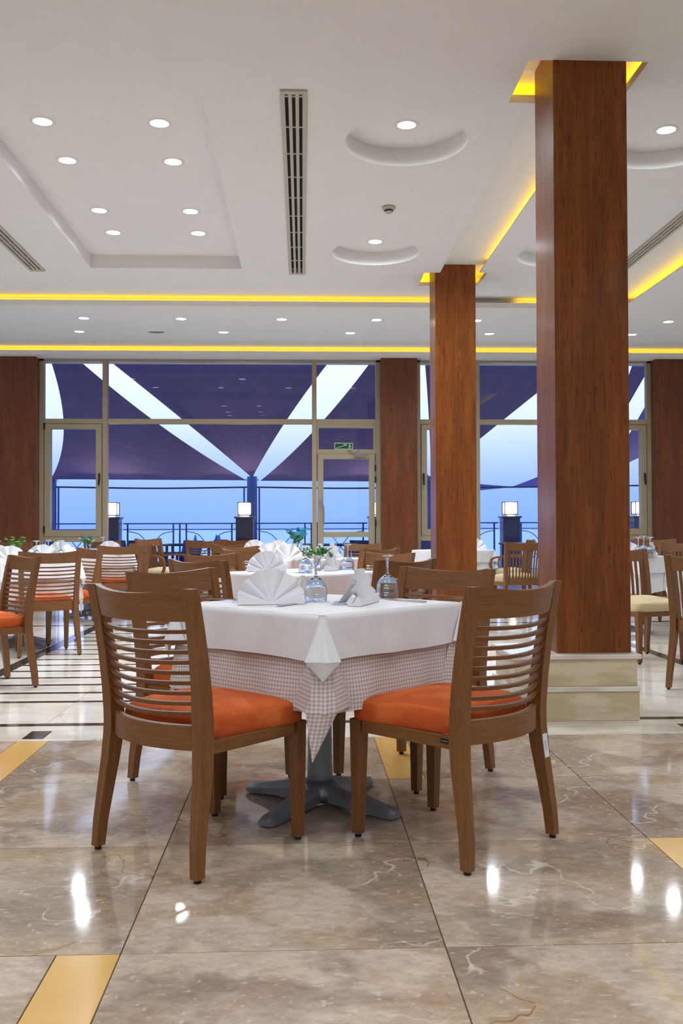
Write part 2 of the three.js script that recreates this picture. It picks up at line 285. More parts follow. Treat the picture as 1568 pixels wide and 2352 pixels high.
// ---- columns
function column(name, label, x0, x1, d0, d1, y0, y1, wood = M.veneer) {
  const t = thing(name, label, 'column', [(x0 + x1) / 2, y0, -(d0 + d1) / 2]);
  const w = (x1 - x0) / 2, d = (d1 - d0) / 2, s = .8;
  const face = (a, b, c, e) => { const g = box(a, b, 0, y1 - y0, c, e, .002, 'y'); const uv = g.attributes.uv; for (let i = 0; i < uv.count; i++) uv.setXY(i, uv.getY(i) * 1.5 + .5, uv.getX(i) * .26 + .01); return g; };
  part('front_panel', face(-w, w, d - .02, d), wood, t); part('back_panel', face(-w, w, -d, -d + .02), wood, t);
  part('side_panel', face(-w, -w + .02, -d + .02, d - .02), wood, t); part('side_panel', face(w - .02, w, -d + .02, d - .02), wood, t);
  return t;
}
column('column', 'near wood-clad column rising from a stepped cream stone plinth', 1.395, 1.808, 5.167, 5.575, .36, CAP);
column('column', 'wood-clad column farther back, behind the nearest table', 1.352, 1.766, 9.545, 9.955, 0, CAP);
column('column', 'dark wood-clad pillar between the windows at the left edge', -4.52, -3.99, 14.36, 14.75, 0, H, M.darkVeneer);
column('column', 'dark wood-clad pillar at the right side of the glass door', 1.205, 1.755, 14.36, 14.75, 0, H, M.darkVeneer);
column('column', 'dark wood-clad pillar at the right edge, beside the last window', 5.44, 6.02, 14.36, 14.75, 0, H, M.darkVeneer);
{ // plinth of the near column
  const t = thing('stone_plinth', 'stepped cream stone plinth under the near wooden column', 'plinth', [0, 0, 0]);
  part('lower_block', bD(1.14, 1.836, 0, .158, 5.115, 5.63, .003), M.plinth, t);
  part('lower_ledge', bD(1.13, 1.84, .158, .187, 5.105, 5.64, .006), M.cream, t);
  part('upper_block', bD(1.15, 1.826, .187, .334, 5.12, 5.625, .003), M.plinth, t);
  part('upper_ledge', bD(1.128, 1.847, .334, .362, 5.10, 5.645, .008), M.cream, t);
}

// ---- window wall
const bar = (x0, x1, y0, y1, dd = .05) => bD(x0, x1, y0, y1, DW - dd, DW + dd, .004, y1 - y0 > x1 - x0 ? 'y' : 'x');
const pane = (w, x0, x1, y0, y1) => part('pane', bD(x0 - .005, x1 + .005, y0 - .005, y1 + .005, DW - .0005, DW + .0005, 0), M.glass, w).geometry;
function paneSheet(w, x0, x1, y0, y1) { const g = new THREE.PlaneGeometry(x1 - x0, y1 - y0); g.translate((x0 + x1) / 2, (y0 + y1) / 2, -DW); return part('pane', g, M.glass, w); }
function casement(w, x0, x1, handleLeft) { // opening sash over a low fixed pane
  const y0 = .94, y1 = 2.655, f = .1;
  const s = part('sash', merge([bar(x0 + .01, x0 + f, y0, y1, .06), bar(x1 - f, x1 - .01, y0, y1, .06), bar(x0 + f, x1 - f, y1 - .075, y1, .06), bar(x0 + f, x1 - f, y0, y0 + .1, .06)]), M.aluminium, w);
  const hx = handleLeft ? x0 + .045 : x1 - .045, kx = handleLeft ? x1 - .012 : x0 + .012;
  part('handle', merge([bD(hx - .012, hx + .012, 1.78, 1.9, DW - .09, DW - .06, .004), bD(hx - .014, hx + .01, 1.72, 1.8, DW - .11, DW - .09, .004)]), M.black, s);
  for (const y of [1.0, 2.57]) part('hinge', bD(kx - .012, kx + .012, y, y + .1, DW - .075, DW - .06, .003), M.black, s);
  paneSheet(w, x0 + f, x1 - f, y0 + .1, y1 - .075);
  part('sill_rail', bar(x0, x1, .86, y0), M.aluminium, w); paneSheet(w, x0, x1, .08, .86);
}
function windowBay(x0, x1, mull) { // jambs, mullions, transom, head, sill
  const w = struct('window_' + (++bays));
  part('jamb', bar(x0, x0 + .07, 0, H), M.aluminium, w); part('jamb', bar(x1 - .07, x1, 0, H), M.aluminium, w);
  for (const m of mull) part('mullion', bar(m - .035, m + .035, 0, H, .07), M.aluminium, w);
  part('head', bar(x0, x1, H - .035, H), M.aluminium, w); part('sill', bar(x0, x1, 0, .08), M.aluminium, w);
  const xs = [x0 + .035, ...mull, x1 - .035];
  for (let i = 0; i < xs.length - 1; i++) { part('transom', bar(xs[i] + .035, xs[i + 1] - .035, 2.66, 2.735), M.aluminium, w); paneSheet(w, xs[i] + .035, xs[i + 1] - .035, 2.735, H - .035); }
  return [w, xs];
}
let bays = 0;
{
  const [w] = windowBay(-3.99, 1.205, [-3.0, .187]);
  casement(w, -3.92, -3.035, false); paneSheet(w, -2.965, .152, .08, 2.66);
  // glazed exit door below its own fanlight
  part('door_head', bar(.222, 1.135, 2.2, 2.27), M.aluminium, w); paneSheet(w, .25, 1.10, 2.27, 2.60); part('fanlight_frame', merge([bar(.222, .255, 2.27, 2.66), bar(1.098, 1.135, 2.27, 2.66), bar(.255, 1.098, 2.602, 2.66)]), M.aluminium, w);
  const d = struct('door_1');
  part('stile', bar(.235, .325, .02, 2.2, .055), M.aluminium, d); part('stile', bar(1.03, 1.115, .02, 2.2, .055), M.aluminium, d);
  part('top_rail', bar(.325, 1.03, 2.12, 2.2, .055), M.aluminium, d); part('middle_rail', bar(.325, 1.03, .92, 1.0, .055), M.aluminium, d); part('bottom_rail', bar(.325, 1.03, .02, .14, .055), M.aluminium, d);
  paneSheet(d, .325, 1.03, 1.0, 2.12); paneSheet(d, .325, 1.03, .14, .92);
  for (const y of [1.93, 1.75, 1.08]) part('hinge', bD(1.115, 1.135, y, y + .1, DW - .075, DW - .05, .003), M.black, d);
  part('handle', merge([tube([[.285, 1.45, -(DW - .055)], [.285, 1.45, -(DW - .11)], [.3, 1.44, -(DW - .115)], [.325, 1.36, -(DW - .115)], [.325, 1.1, -(DW - .11)]], .012, 24, 8), bD(.262, .305, 1.4, 1.5, DW - .07, DW - .055, .004)]), M.silver, d);
  part('door_closer', merge([bD(.80, .985, 2.15, 2.205, DW - .12, DW - .055, .006), tube([[.88, 2.205, -(DW - .09)], [.88, 2.235, -(DW - .09)], [.8, 2.24, -(DW - .12)], [.7, 2.24, -(DW - .05)]], .008, 12, 6)]), M.silver, d);
}
{ const [w] = windowBay(1.755, 5.44, [2.71, 4.49]); casement(w, 1.825, 2.675, true); casement(w, 4.525, 5.37, false); paneSheet(w, 2.745, 4.455, .08, 2.66); }
{ const [w, xs] = windowBay(XL, -4.52, [-6.9, -5.5]); for (let i = 0; i < 3; i++) paneSheet(w, xs[i] + .035, xs[i + 1] - .035, .08, 2.66); }
{ // emergency exit sign on the fanlight glass
  const c = document.createElement('canvas'); c.width = 288; c.height = 100; const x = c.getContext('2d');
  x.fillStyle = '#bfe0c8'; x.fillRect(0, 0, 288, 100); x.fillStyle = '#04482a'; x.fillRect(10, 9, 268, 82);
  x.strokeStyle = '#a9dcb6'; x.lineWidth = 10; x.beginPath(); x.moveTo(26, 84); x.lineTo(190, 30); x.stroke();
  x.beginPath(); x.moveTo(138, 26); x.lineTo(190, 26); x.lineTo(180, 48); x.stroke();
  x.lineWidth = 11; x.lineCap = 'round'; x.beginPath(); x.arc(240, 22, 5, 0, 7); x.stroke(); x.beginPath(); x.moveTo(238, 38); x.lineTo(236, 60); x.lineTo(222, 82); x.moveTo(236, 60); x.lineTo(250, 68); x.lineTo(248, 84); x.moveTo(238, 40); x.lineTo(220, 50); x.moveTo(238, 40); x.lineTo(258, 52); x.stroke();
  const t = new THREE.CanvasTexture(c); t.colorSpace = THREE.SRGBColorSpace;
  const s = thing('exit_sign', 'green emergency exit sign with running figure above the glass door', 'sign', [.638, 2.324, -(DW - .012)]);
  part('back_plate', box(-.143, .143, -.049, .049, -.006, 0, .002), M.white, s);
  const f = new THREE.PlaneGeometry(.286, .098); f.translate(0, 0, .0015); part('sign_face', f, std({ map: t, roughness: .5 }), s);
}

// ================================================================ CEILING FITTINGS
const lampRing = lathe([[.062, -.004], [.082, -.006], [.088, 0], [.088, .003], [.062, .003]], 32), lampLens = new THREE.CircleGeometry(.064, 32).rotateX(Math.PI / 2).translate(0, -.002, 0);
let lampRoot = null;
function downlight(x, D, y, label, group, power = 1, seen = true) {
  const at = [x, y, -D];
  if (!lampRoot) { lampRoot = thing('downlight', label, 'downlight', at, 0, group); part('trim_ring', lampRing, M.white, lampRoot); part('lens', lampLens, M.lamp, lampRoot); }
  else dup(lampRoot, at, 0, label, group);
  const l = new THREE.SpotLight(LAMP_COLOR, LAMP_POWER * power, 0, 1.43, .8, 2); l.position.set(x, y - .02, -D); l.target.position.set(x, 0, -D); l.castShadow = true; l.shadow.radius = 2.8; scene.add(l, l.target);
}
const rowName = ['first', 'second', 'third', 'last'];
[6.37, 7.04, 8.143, 8.747].forEach((D, i) => { downlight(-1.73, D, CAP, `round downlight in the rectangular recess, left row, ${rowName[i]} counted from the front`, 'downlights in the rectangular recess'); downlight(-.953, D, CAP, `round downlight in the rectangular recess, right row, ${rowName[i]} counted from the front`, 'downlights in the rectangular recess'); });
downlight(.71, 6.34, CAP, 'round downlight in the large near circular ceiling recess, left of the column', 'downlights in circular recesses');
downlight(.698, 8.95, CAP, 'round downlight in the smaller far circular ceiling recess, below the smoke detector', 'downlights in circular recesses');
downlight(2.5, 6.36, CAP, 'round downlight in the circular ceiling recess right of the near column', 'downlights in circular recesses');
downlight(2.47, 8.95, CAP, 'round downlight in the circular recess mostly hidden behind the near column', 'downlights in circular recesses');
[[-2.68, 'above the left casement window'], [-1.49, 'second from the left in its row'], [-.25, 'third from the left, beyond the slot vent'], [.93, 'left of the farther wooden column'], [2.18, 'just right of the farther wooden column'], [4.62, 'right of the near wooden column']].forEach(([x, s]) => downlight(x, 11.74, H, `small downlight beyond the first amber strip, ${s}`, 'downlights beyond the amber strip', .9));
[[-2.94, 'far left'], [-1.04, 'second from the left'], [.645, 'above the glass door'], [2.52, 'between the two wooden columns'], [4.465, 'beside the right edge of the near column']].forEach(([x, s]) => downlight(x, 12.63, H + .02, `downlight in the row nearest the windows, ${s}`, 'downlights nearest the windows', .9));
for (const [x, D] of [[-5.2, 6.4], [-5.2, 8.5], [5.5, 6.4], [5.5, 8.9]]) downlight(x, D, H, 'added unseen fill downlight in the ceiling beside the picture', 'added fill downlights outside the picture');  // added lamps out of view, there only to light the room
for (let i = 0; i < 6; i++) for (let j = 0; j < 4; j++) downlight(-5.5 + i * 2.2, 2.4 - j * 1.75, H, 'added unseen fill downlight in the ceiling behind the viewer', 'added fill downlights behind the viewer', .75);  // added unseen lamps that fill the foreground and camera-facing sides with light
function slotVent(x0, x1, d0, d1, label, n) {
  const t = thing('slot_vent', label, 'air vent', [(x0 + x1) / 2, H, -(d0 + d1) / 2], 0), w = (x1 - x0) / 2, L = (d1 - d0) / 2, y0 = -.014;
  part('duct_backing', box(-w + .024, w - .024, .05, .06, -L + .032, L - .032, 0), M.black, t);
  const sw = .022, gap = (2 * w - 4 * sw - 2 * .006) / 3;
  part('frame', merge([box(-w, -w + sw + .006, y0, 0, -L, L, .002), box(w - sw - .006, w, y0, 0, -L, L, .002), box(-w + sw, w - sw, y0, 0, -L, -L + .04, .002), box(-w + sw, w - sw, y0, 0, L - .04, L, .002)]), M.offWhite, t);
  for (let i = 0; i < 2; i++) { const x = -w + sw + .006 + gap + i * (gap + sw); part('slat', box(x, x + sw, y0, 0, -L + .04, L - .04, .002), M.offWhite, t); }
  const nt = Math.round((2 * L - .1) / .455);
  for (let k = 0; k <= nt; k++) { const z = L - .075 - k * (2 * L - .13) / nt; part('spacer', box(-w + .02, w - .02, -.01, -.004, z - .008, z + .008, 0), M.offWhite, t); }
  return t;
}
slotVent(-.128, .034, 5.57, 9.62, 'long white slot air vent with three black slots in mid ceiling');
slotVent(-2.72, -2.567, 5.57, 9.58, 'slot air vent at the left edge of the ceiling');
slotVent(3.12, 3.262, 5.57, 9.6, 'slot air vent on the ceiling right of the near column');
{ const t = thing('smoke_detector', 'small white smoke detector on the ceiling between the circular recesses', 'smoke detector', [.703, H, -7.6]);
  part('base_plate', lathe([[0, 0], [.056, 0], [.056, -.012], [.046, -.024], [0, -.024]]), M.offWhite, t); part('sensor_head', lathe([[0, -.024], [.03, -.026], [.034, -.04], [.02, -.052], [0, -.053]]), M.offWhite, t); part('vent_band', lathe([[.0345, -.03], [.036, -.032], [.036, -.037], [.0345, -.039]]), M.black, t); }
{ const t = thing('ceiling_speaker', 'flat round grey speaker grille in the ceiling near the windows', 'speaker', [-1.93, H + .02, -12.6]);
  part('rim', lathe([[.095, 0], [.1, -.008], [.112, -.006], [.114, 0]]), M.offWhite, t); part('grille', lathe([[0, -.005], [.07, -.005], [.096, -.002], [.096, 0], [0, 0]]), std({ color: 0x77777c, roughness: .8 }), t); }

// ================================================================ CHAIRS
const rect = (x, y, z, w, d, y2 = 0) => [[x - w / 2, y, z - d / 2], [x + w / 2, y, z - d / 2], [x + w / 2, y, z + d / 2], [x - w / 2, y, z + d / 2]];
function backX(y) { return y < .42 ? lerp(.242, .216, y / .42) : lerp(.216, .232, (y - .42) / .45); }
function backZ(y) { return y < .42 ? lerp(-.245, -.2, smooth(0, .9, y / .42 * .9) / smooth(0, .9, .9)) : -.2 - .066 * Math.pow((y - .42) / .45, 1.6); }
const BULGE = .052;
// strip that follows the curved back between the posts, x from -1 to 1
function backStrip(y, h, th, { dip = 0, tilt = 0, inset = 0, bottomDip = null, n = 14, yEnd = y } = {}) {
  const rings = [], W = backX(y) - inset;
  for (let i = 0; i <= n; i++) {
    const s = i / n * 2 - 1, k = 1 - s * s, x = s * W, yt = y + h / 2 - dip * k, yb = y - h / 2 - (bottomDip ?? dip) * k;
    const zt = backZ(yt) - BULGE * k, zb = backZ(yb) - BULGE * k, c = th / 2;
    rings.push([[x, yb, zb - c - tilt], [x, yb, zb + c - tilt], [x, yt, zt + c + tilt], [x, yt, zt - c + tilt]]);
  }
  return loft(rings, { grain: 'x', crease: .7, s: 2 });
}
function makeChair(name, style, cushion, arms) {
  const t = new THREE.Group(), W = M.walnut; t.name = name;
  const ys = [.012, .1, .2, .3, .38, .42, .46, .55, .65, .75, .82, .872];
  for (const s of [-1, 1]) {
    const rings = ys.map((y) => rect(s * backX(y), y, backZ(y), lerp(.031, .04, smooth(0, .42, y)), y < .42 ? lerp(.032, .056, y / .42) : lerp(.056, .034, (y - .42) / .45)));
    part('back_post', loft(rings, { grain: 'y', crease: .5, s: 2 }), W, t);
    part('leg', loft([.012, .1, .2, .3, .402].map((y) => rect(s * .205, y, .235 - (y > .38 ? 0 : 0) + (1 - y / .4) * .006, lerp(.03, .046, y / .4), lerp(.03, .046, y / .4))), { grain: 'y', crease: .5, s: 2 }), W, t);
    for (const [x, z] of [[s * .242, -.245], [s * .205, .241]]) part('glide', cyl(.011, .011, .013, x, 0, z, 10), M.black, t);
  }
  // seat frame
  const side = (s) => loft([[.205, .213], [-.19, .214]].map(([z, x]) => [[s * (x - .012) , .362, z], [s * (x + .012), .362, z], [s * (x + .012), .402, z], [s * (x - .012), .402, z]]), { grain: 'z', s: 2 });
  const flipSide = (g) => { const p = clean(g); return p; };
  part('seat_frame', merge([box(.201, .225, .362, .402, -.19, .205, .002, 'z', 2), box(-.225, -.201, .362, .402, -.19, .205, .002, 'z', 2), box(-.182, .182, .362, .402, .222, .246, .002, 'x', 2)]), W, t);
  part('rear_rail', backStrip(.415, .075, .024, { inset: .018 }), W, t);
  // cushion
  const prof = [[.402, .99], [.405, 1], [.43, 1.004], [.452, 1.0], [.462, .988], [.47, .965], [.48, .9], [.491, .78], [.5, .62], [.507, .44], [.511, .24], [.512, .02]];
  const outline = () => { const o = []; for (let i = 0; i < 64; i++) { const a = i / 64 * Math.PI * 2, c = Math.cos(a), s = Math.sin(a), e = .09; o.push([Math.sign(c) * Math.pow(Math.abs(c), e * 2), Math.sign(s) * Math.pow(Math.abs(s), e * 2)]); } return o; };
  const rings = prof.map(([y, k]) => outline().map(([x, z]) => { const zz = z * .224 * k + .034, hw = lerp(.2, .234, (zz + .19) / .45), front = smooth(.0, .25, zz) * .016 * smooth(.462, .5, y); return [x * hw * k, y - front, zz]; }).reverse());
  part('cushion', loft(rings, { grain: 'x', crease: 1.2, s: 2 }), cushion, t);
  // back
  part('top_rail', backStrip(.823, .1, .024, { dip: .018, bottomDip: .004, inset: .012 }), W, t);
  if (style === 'horizontal') for (let i = 0; i < 9; i++) part('slat', backStrip(.49 + i * .0315, .0125, .02, { inset: .016, dip: .006, tilt: -.003, n: 12 }), W, t);
  else {
    for (let i = 0; i < 11; i++) { const s = (i - 5) / 5.6, k = 1 - s * s, rs = []; for (let j = 0; j <= 6; j++) { const y = lerp(.445, .78, j / 6), x = s * (backX(y) - .02), z = backZ(y) - BULGE * k; rs.push(rect(x, y, z, .012, .022)); } part('slat', loft(rs, { grain: 'y', crease: .5, s: 2 }), W, t); }
  }
  if (arms) for (const s of [-1, 1]) {
    const pts = [[s * .222, .64, -.235], [s * .26, .66, -.1], [s * .275, .655, .08], [s * .27, .62, .19], [s * .255, .52, .2], [s * .235, .41, .14]], rs = [], cv = new THREE.CatmullRomCurve3(pts.map((p) => new THREE.Vector3(...p)));
    for (let i = 0; i <= 18; i++) { const p = cv.getPoint(i / 18), q = cv.getTangent(i / 18), u = new THREE.Vector3(s, 0, 0), v = new THREE.Vector3().crossVectors(q, u).normalize(), a = .018, b = .012; rs.push([[-1, -1], [1, -1], [1, 1], [-1, 1]].map(([m, n]) => [p.x + m * a, p.y + v.y * n * b, p.z + v.z * n * b])); }
    part('arm', loft(rs, { grain: 'y', crease: .6, s: 2 }), W, t);
  }
  return t;
}
const chairKinds = {
  orange: makeChair('dining_chair', 'horizontal', M.suede, false),
  cream: makeChair('dining_chair', 'vertical', M.creamFabric, false),
  creamSlat: makeChair('dining_chair', 'horizontal', M.creamFabric, false),
  armSlat: makeChair('armchair', 'vertical', M.creamFabric, true),
};
// x, depth of the chair's middle; where it faces (x, into the room)
function chair(kind, x, D, fx, fD, label, group, scale = 1) {
  const r = chairKinds[kind].clone(); const base = chairKinds[kind].name; r.name = numbered(base); scene.add(r);
  r.position.set(x, 0, -D); r.rotation.y = Math.atan2(fx, -fD); r.scale.setScalar(scale);
  r.userData = { label, category: 'chair' }; if (group) r.userData.group = group; return r;
}
chair('orange', -.33, 3.19, .667, .746, 'walnut chair with orange seat nearest the viewer, at the left of the front table');
const rightChair = chair('orange', .503, 3.219, -.69, .722, 'walnut chair with orange seat and a white sticker on its rear leg');
chair('orange', -.368, 4.04, .759, -.651, 'walnut chair at the rear left of the front table, facing the viewer');
chair('orange', .466, 4.078, -.687, -.726, 'walnut chair behind the front table, on its right, its top rail under the farther column');
{ // maker's tag on the seat frame and the white sticker on the rear leg
  const c = document.createElement('canvas'); c.width = 128; c.height = 48; const x = c.getContext('2d'); x.fillStyle = '#0a0a0c'; x.fillRect(0, 0, 128, 48); x.fillStyle = '#b8b8bc'; for (let i = 0; i < 9; i++) x.fillRect(12 + i * 12, 20 + (i % 3) * 1.5, 8, 9 - (i % 2) * 2);
  const t = new THREE.CanvasTexture(c); t.colorSpace = THREE.SRGBColorSpace;
  const g = new THREE.PlaneGeometry(.032, .014); g.rotateY(Math.PI / 2); g.translate(.2262, .386, -.148); part('maker_tag', g, std({ map: t, roughness: .5 }), rightChair, 'small black maker tag on the seat frame');
  const c2 = document.createElement('canvas'); c2.width = 48; c2.height = 128; const y = c2.getContext('2d'); y.fillStyle = '#dfe2ea'; y.fillRect(0, 0, 48, 128); y.fillStyle = '#6f7480'; for (let i = 0; i < 18; i++) y.fillRect(14, 40 + i * 3, 14, i % 3 ? 1 : 2);
  const t2 = new THREE.CanvasTexture(c2); t2.colorSpace = THREE.SRGBColorSpace;
  const w = [.3, .37], s = [];
  const q = grid(1, 4, (u, v) => { const yy = lerp(.272, .352, v); return [-backX(yy) + lerp(-.014, .014, 1 - u), yy, backZ(yy) - lerp(.032, .056, yy / .42) / 2 - .0008, u, v]; });
  part('sticker', q, std({ map: t2, roughness: .6, side: THREE.DoubleSide }), rightChair, 'white paper sticker on the rear leg');
}
const NEAR = 'orange-seated chairs along the middle row', LEFT = 'orange-seated chairs at the left tables';
chair('orange', -.43, 5.74, .69, .72, 'walnut chair with its back turned, left of the second table in the middle row');
chair('orange', .43, 5.68, -.66, .75, 'chair with its back turned, right of the second table, its rail behind the upright goblet');
chair('orange', -.46, 6.72, .7, -.7, 'chair on the far left side of the second table, facing the viewer');
chair('orange', .45, 6.9, -.7, -.7, 'chair on the far right side of the second table, facing the viewer');
chair('orange', -.38, 8.68, .7, .72, 'chair with its back turned at the left of the third table');
chair('orange', .52, 8.72, -.68, .73, 'chair with its back turned at the right of the third table, before the wall pillar');
chair('orange', -.45, 9.62, .7, -.7, 'chair on the far left side of the third table');
chair('creamSlat', .62, 11.5, -.5, -.86, 'chair near the glass door, its rail in front of the lower door pane');
chair('creamSlat', -.72, 11.4, .66, .75, 'chair with its back turned at the left of the fourth table');
chair('creamSlat', -1.22, 12.75, .2, .98, 'chair with pale gaps between its slats, before the windows left of the mast', null, 1.04);
chair('creamSlat', -.74, 13.2, .5, .86, 'chair farthest back in the middle row, close to the windows', null, 1.04);
chair('orange', -2.12, 6.45, -.78, -.62, 'chair at the left edge whose near leg stands beside the dark floor band');
chair('orange', -2.18, 8.17, -.38, .925, 'chair with its broad back turned, behind the leftmost chair');
chair('orange', -2.23, 8.98, -.78, -.62, 'chair facing left with its orange seat showing, third from the left');
chair('orange', -2.12, 10.88, -.38, .925, 'chair with its broad back turned at the farther left table');
chair('orange', -2.2, 11.62, -.78, -.62, 'chair facing left at the farther left table, fifth from the left');
chair('creamSlat', -3.55, 12.3, .25, .97, 'chair seen behind the left table, before the left wall pillar', null, 1.03);
chair('creamSlat', -2.65, 13.2, .2, .98, 'chair against the window, behind the fifth chair from the left', null, 1.03);
chair('armSlat', -1.86, 12.9, .86, -.5, 'wooden armchair with slatted back turned towards the windows, left of the middle row', null, 1.06);
chair('cream', 2.71, 7.5, .3, -.95, 'cream-seated chair just right of the near column, its seat under the cloth corner');
chair('cream', 2.72, 6.1, .69, .72, 'chair with vertical slats cut by the right edge of the picture');
chair('cream', 2.55, 11.25, -.2, .98, 'chair with tall vertical slats between the two wooden columns', null, 1.02);
chair('armSlat', 2.78, 12.6, -.92, .38, 'armchair with cream seat between the columns, left of the slatted chair', null, 1.03);
chair('cream', 4.02, 10.2, -.7, -.7, 'cream-seated chair at the far right table, at the right edge', null, 1.02);
chair('creamSlat', 4.5, 11.9, -.3, -.95, 'dark-railed chair behind the far right table, before the right pillar', null, 1.04);

// ================================================================ TABLES AND CLOTHS
function makeTable() {
  const t = new THREE.Group(); t.name = 'pedestal_table';
  part('tabletop', box(-.372, .372, .725, .757, -.372, .372, .008), M.walnut, t);
  part('post', lathe([[.0, .06], [.052, .06], [.048, .12], [.046, .2], [.046, .7], [.1, .715], [.1, .725], [0, .725]], 28), M.castIron, t);
  part('hub', lathe([[0, .028], [.085, .028], [.085, .06], [.07, .085], [.05, .1], [0, .1]], 28), M.castIron, t);
  for (let k = 0; k < 4; k++) {
    const a = k * Math.PI / 2, rings = [[.05, .03, .09, .05], [.12, .022, .082, .044], [.2, .014, .062, .036], [.28, .006, .044, .032], [.33, .004, .036, .03], [.345, .008, .03, .024]].map(([r, y0, y1, w]) => {
      const c = Math.cos(a), s = Math.sin(a), P = (u, y) => [r * c - u * s, y, r * s + u * c];
      return [P(-w, y0), P(w, y0), P(w, lerp(y0, y1, .55)), P(w * .55, y1), P(-w * .55, y1), P(-w, lerp(y0, y1, .55))];
    });
    part('foot', loft(rings, { grain: 'x', crease: .5 }), M.castIron, t);
  }
  return t;
}
// cloth over a square top of half side s, hanging by d; each corner falls as a kite-shaped fold
function makeCloth(s, d, y, o = {}) {
  const list = [], { rip = .004, uvs = 1, seedOff = 0, flare = .012, kw = .4, tip = 1.4, skew = 0, skewAt = -1, lift = 0, off = .004, from = 0 } = o, r = .012;
  list.push(grid(24, 24, (u, v) => { const x = (u * 2 - 1) * s, z = (v * 2 - 1) * s; return [x, y + .0006 * Math.sin(x * 31 + seedOff) * Math.sin(z * 27), z, x * uvs, z * uvs]; }));
  const lat = d * kw;
  for (let k = 0; k < 4; k++) {
    const c = Math.cos(k * Math.PI / 2), n = Math.sin(k * Math.PI / 2), R = (x, yy, z, a, b) => [x * c + z * n, yy, -x * n + z * c, a * uvs, b * uvs];
    list.push(grid(40, 14, (u, v) => { // side panel on z = s
      const x = (u * 2 - 1) * (s - .001), a = v * (d + r), e = Math.min(a / r, Math.PI / 2), dn = a < r * Math.PI / 2 ? r * (1 - Math.cos(e)) : r + (a - r * Math.PI / 2);
      const out = r * Math.sin(e) - r, w = smooth(from, d, dn), edge = Math.abs(u * 2 - 1);
      const ripz = rip * w * (Math.sin(x * 23 + k * 2 + seedOff) + .6 * Math.sin(x * 41 + k + seedOff * 2)) * (1 - edge * edge * .6) - .01 * w * edge * edge;
      const sag = lift * Math.cos(x / s * 1.2) * w + .006 * w * Math.sin(x * 9 + k * 3 + seedOff);
      return R(x, y - dn * (1 - sag * 0) + sag * .5, s + off + out + flare * w + ripz, x, dn);
    }));
    // corner kite at (s, s)
    const sk = k === skewAt ? skew : 0, Cc = [s + off - .002, y - .001, s + off - .002], o2 = .7071, P = (along, down, out) => { const x = Cc[0] + o2 * (out + along), z = Cc[2] + o2 * (out - along); return [x, Cc[1] - down, z]; };
    const topH = d * .985, tH = d * tip, cf = (q, uu, vv) => R(q[0], q[1], q[2], uu, vv);
    const L = (t) => P(-lat * t + (sk < 0 ? sk * .25 * t * t : 0), topH * t, -.004 + .018 * t), Rt = (t) => P(lat * t + (sk > 0 ? sk * .25 * t * t : 0), topH * t, -.004 + .018 * t);
    const rows = 10, cols = 10;
    list.push(grid(cols, rows, (u, v) => { const a = L(v), b = Rt(v), q = u * 2 - 1, bul = (1 - q * q) * .022 * v * (1 + .3 * Math.sin(q * 7 + k)); const p = [lerp(a[0], b[0], u) + o2 * bul, lerp(a[1], b[1], u), lerp(a[2], b[2], u) + o2 * bul]; return cf(p, q * lat * v, v * topH); }));
    const tp = P(sk, tH, .02 - Math.abs(sk) * .1);
    list.push(grid(cols, rows, (u, v) => { const a = L(1), b = Rt(1), q = u * 2 - 1, bul = (1 - q * q) * .022 * (1 - v); const m = [lerp(a[0], b[0], u), lerp(a[1], b[1], u), lerp(a[2], b[2], u)], w = Math.min(v, .985); const p = [lerp(m[0], tp[0], w) + o2 * bul, lerp(m[1], tp[1], w), lerp(m[2], tp[2], w) + o2 * bul]; return cf(p, q * lat * (1 - w), topH + w * (tH - topH)); }));
    // turn-backs from the kite to the side panels
    for (const sg of [-1, 1]) list.push(grid(4, 8, (u, v) => { const a = sg < 0 ? L(v) : Rt(v), inn = d * .42 * v, b = sg > 0 ? [s + off + flare * v * .5, y - topH * v, s - inn] : [s - inn, y - topH * v, s + off + flare * v * .5]; return cf([lerp(a[0], b[0], u), lerp(a[1], b[1], u) + .004 * u, lerp(a[2], b[2], u)], u * inn, v * topH); }));
  }
  return merge(list);
}
const tableProto = makeTable(), topperGeo = makeCloth(.377, .148, .767, { rip: .004, uvs: 4, seedOff: 1, flare: .006, kw: .40, tip: 1.42, lift: .01, off: .016 });
const underGeo = makeCloth(.375, .315, .7635, { rip: .007, uvs: 75, seedOff: 4, flare: .016, kw: .15, tip: 1.5, skew: -.035, skewAt: 0, from: .15, off: .002 });
const underWide = makeCloth(.375, .34, .7635, { rip: .008, uvs: 75, seedOff: 9, flare: .016, kw: .16, tip: 1.42, from: .16, off: .002 });
const topWide = makeCloth(.377, .16, .767, { rip: .005, uvs: 4, seedOff: 6, flare: .006, kw: .42, tip: 1.42, lift: .01, off: .016 });
let firstTable = true;
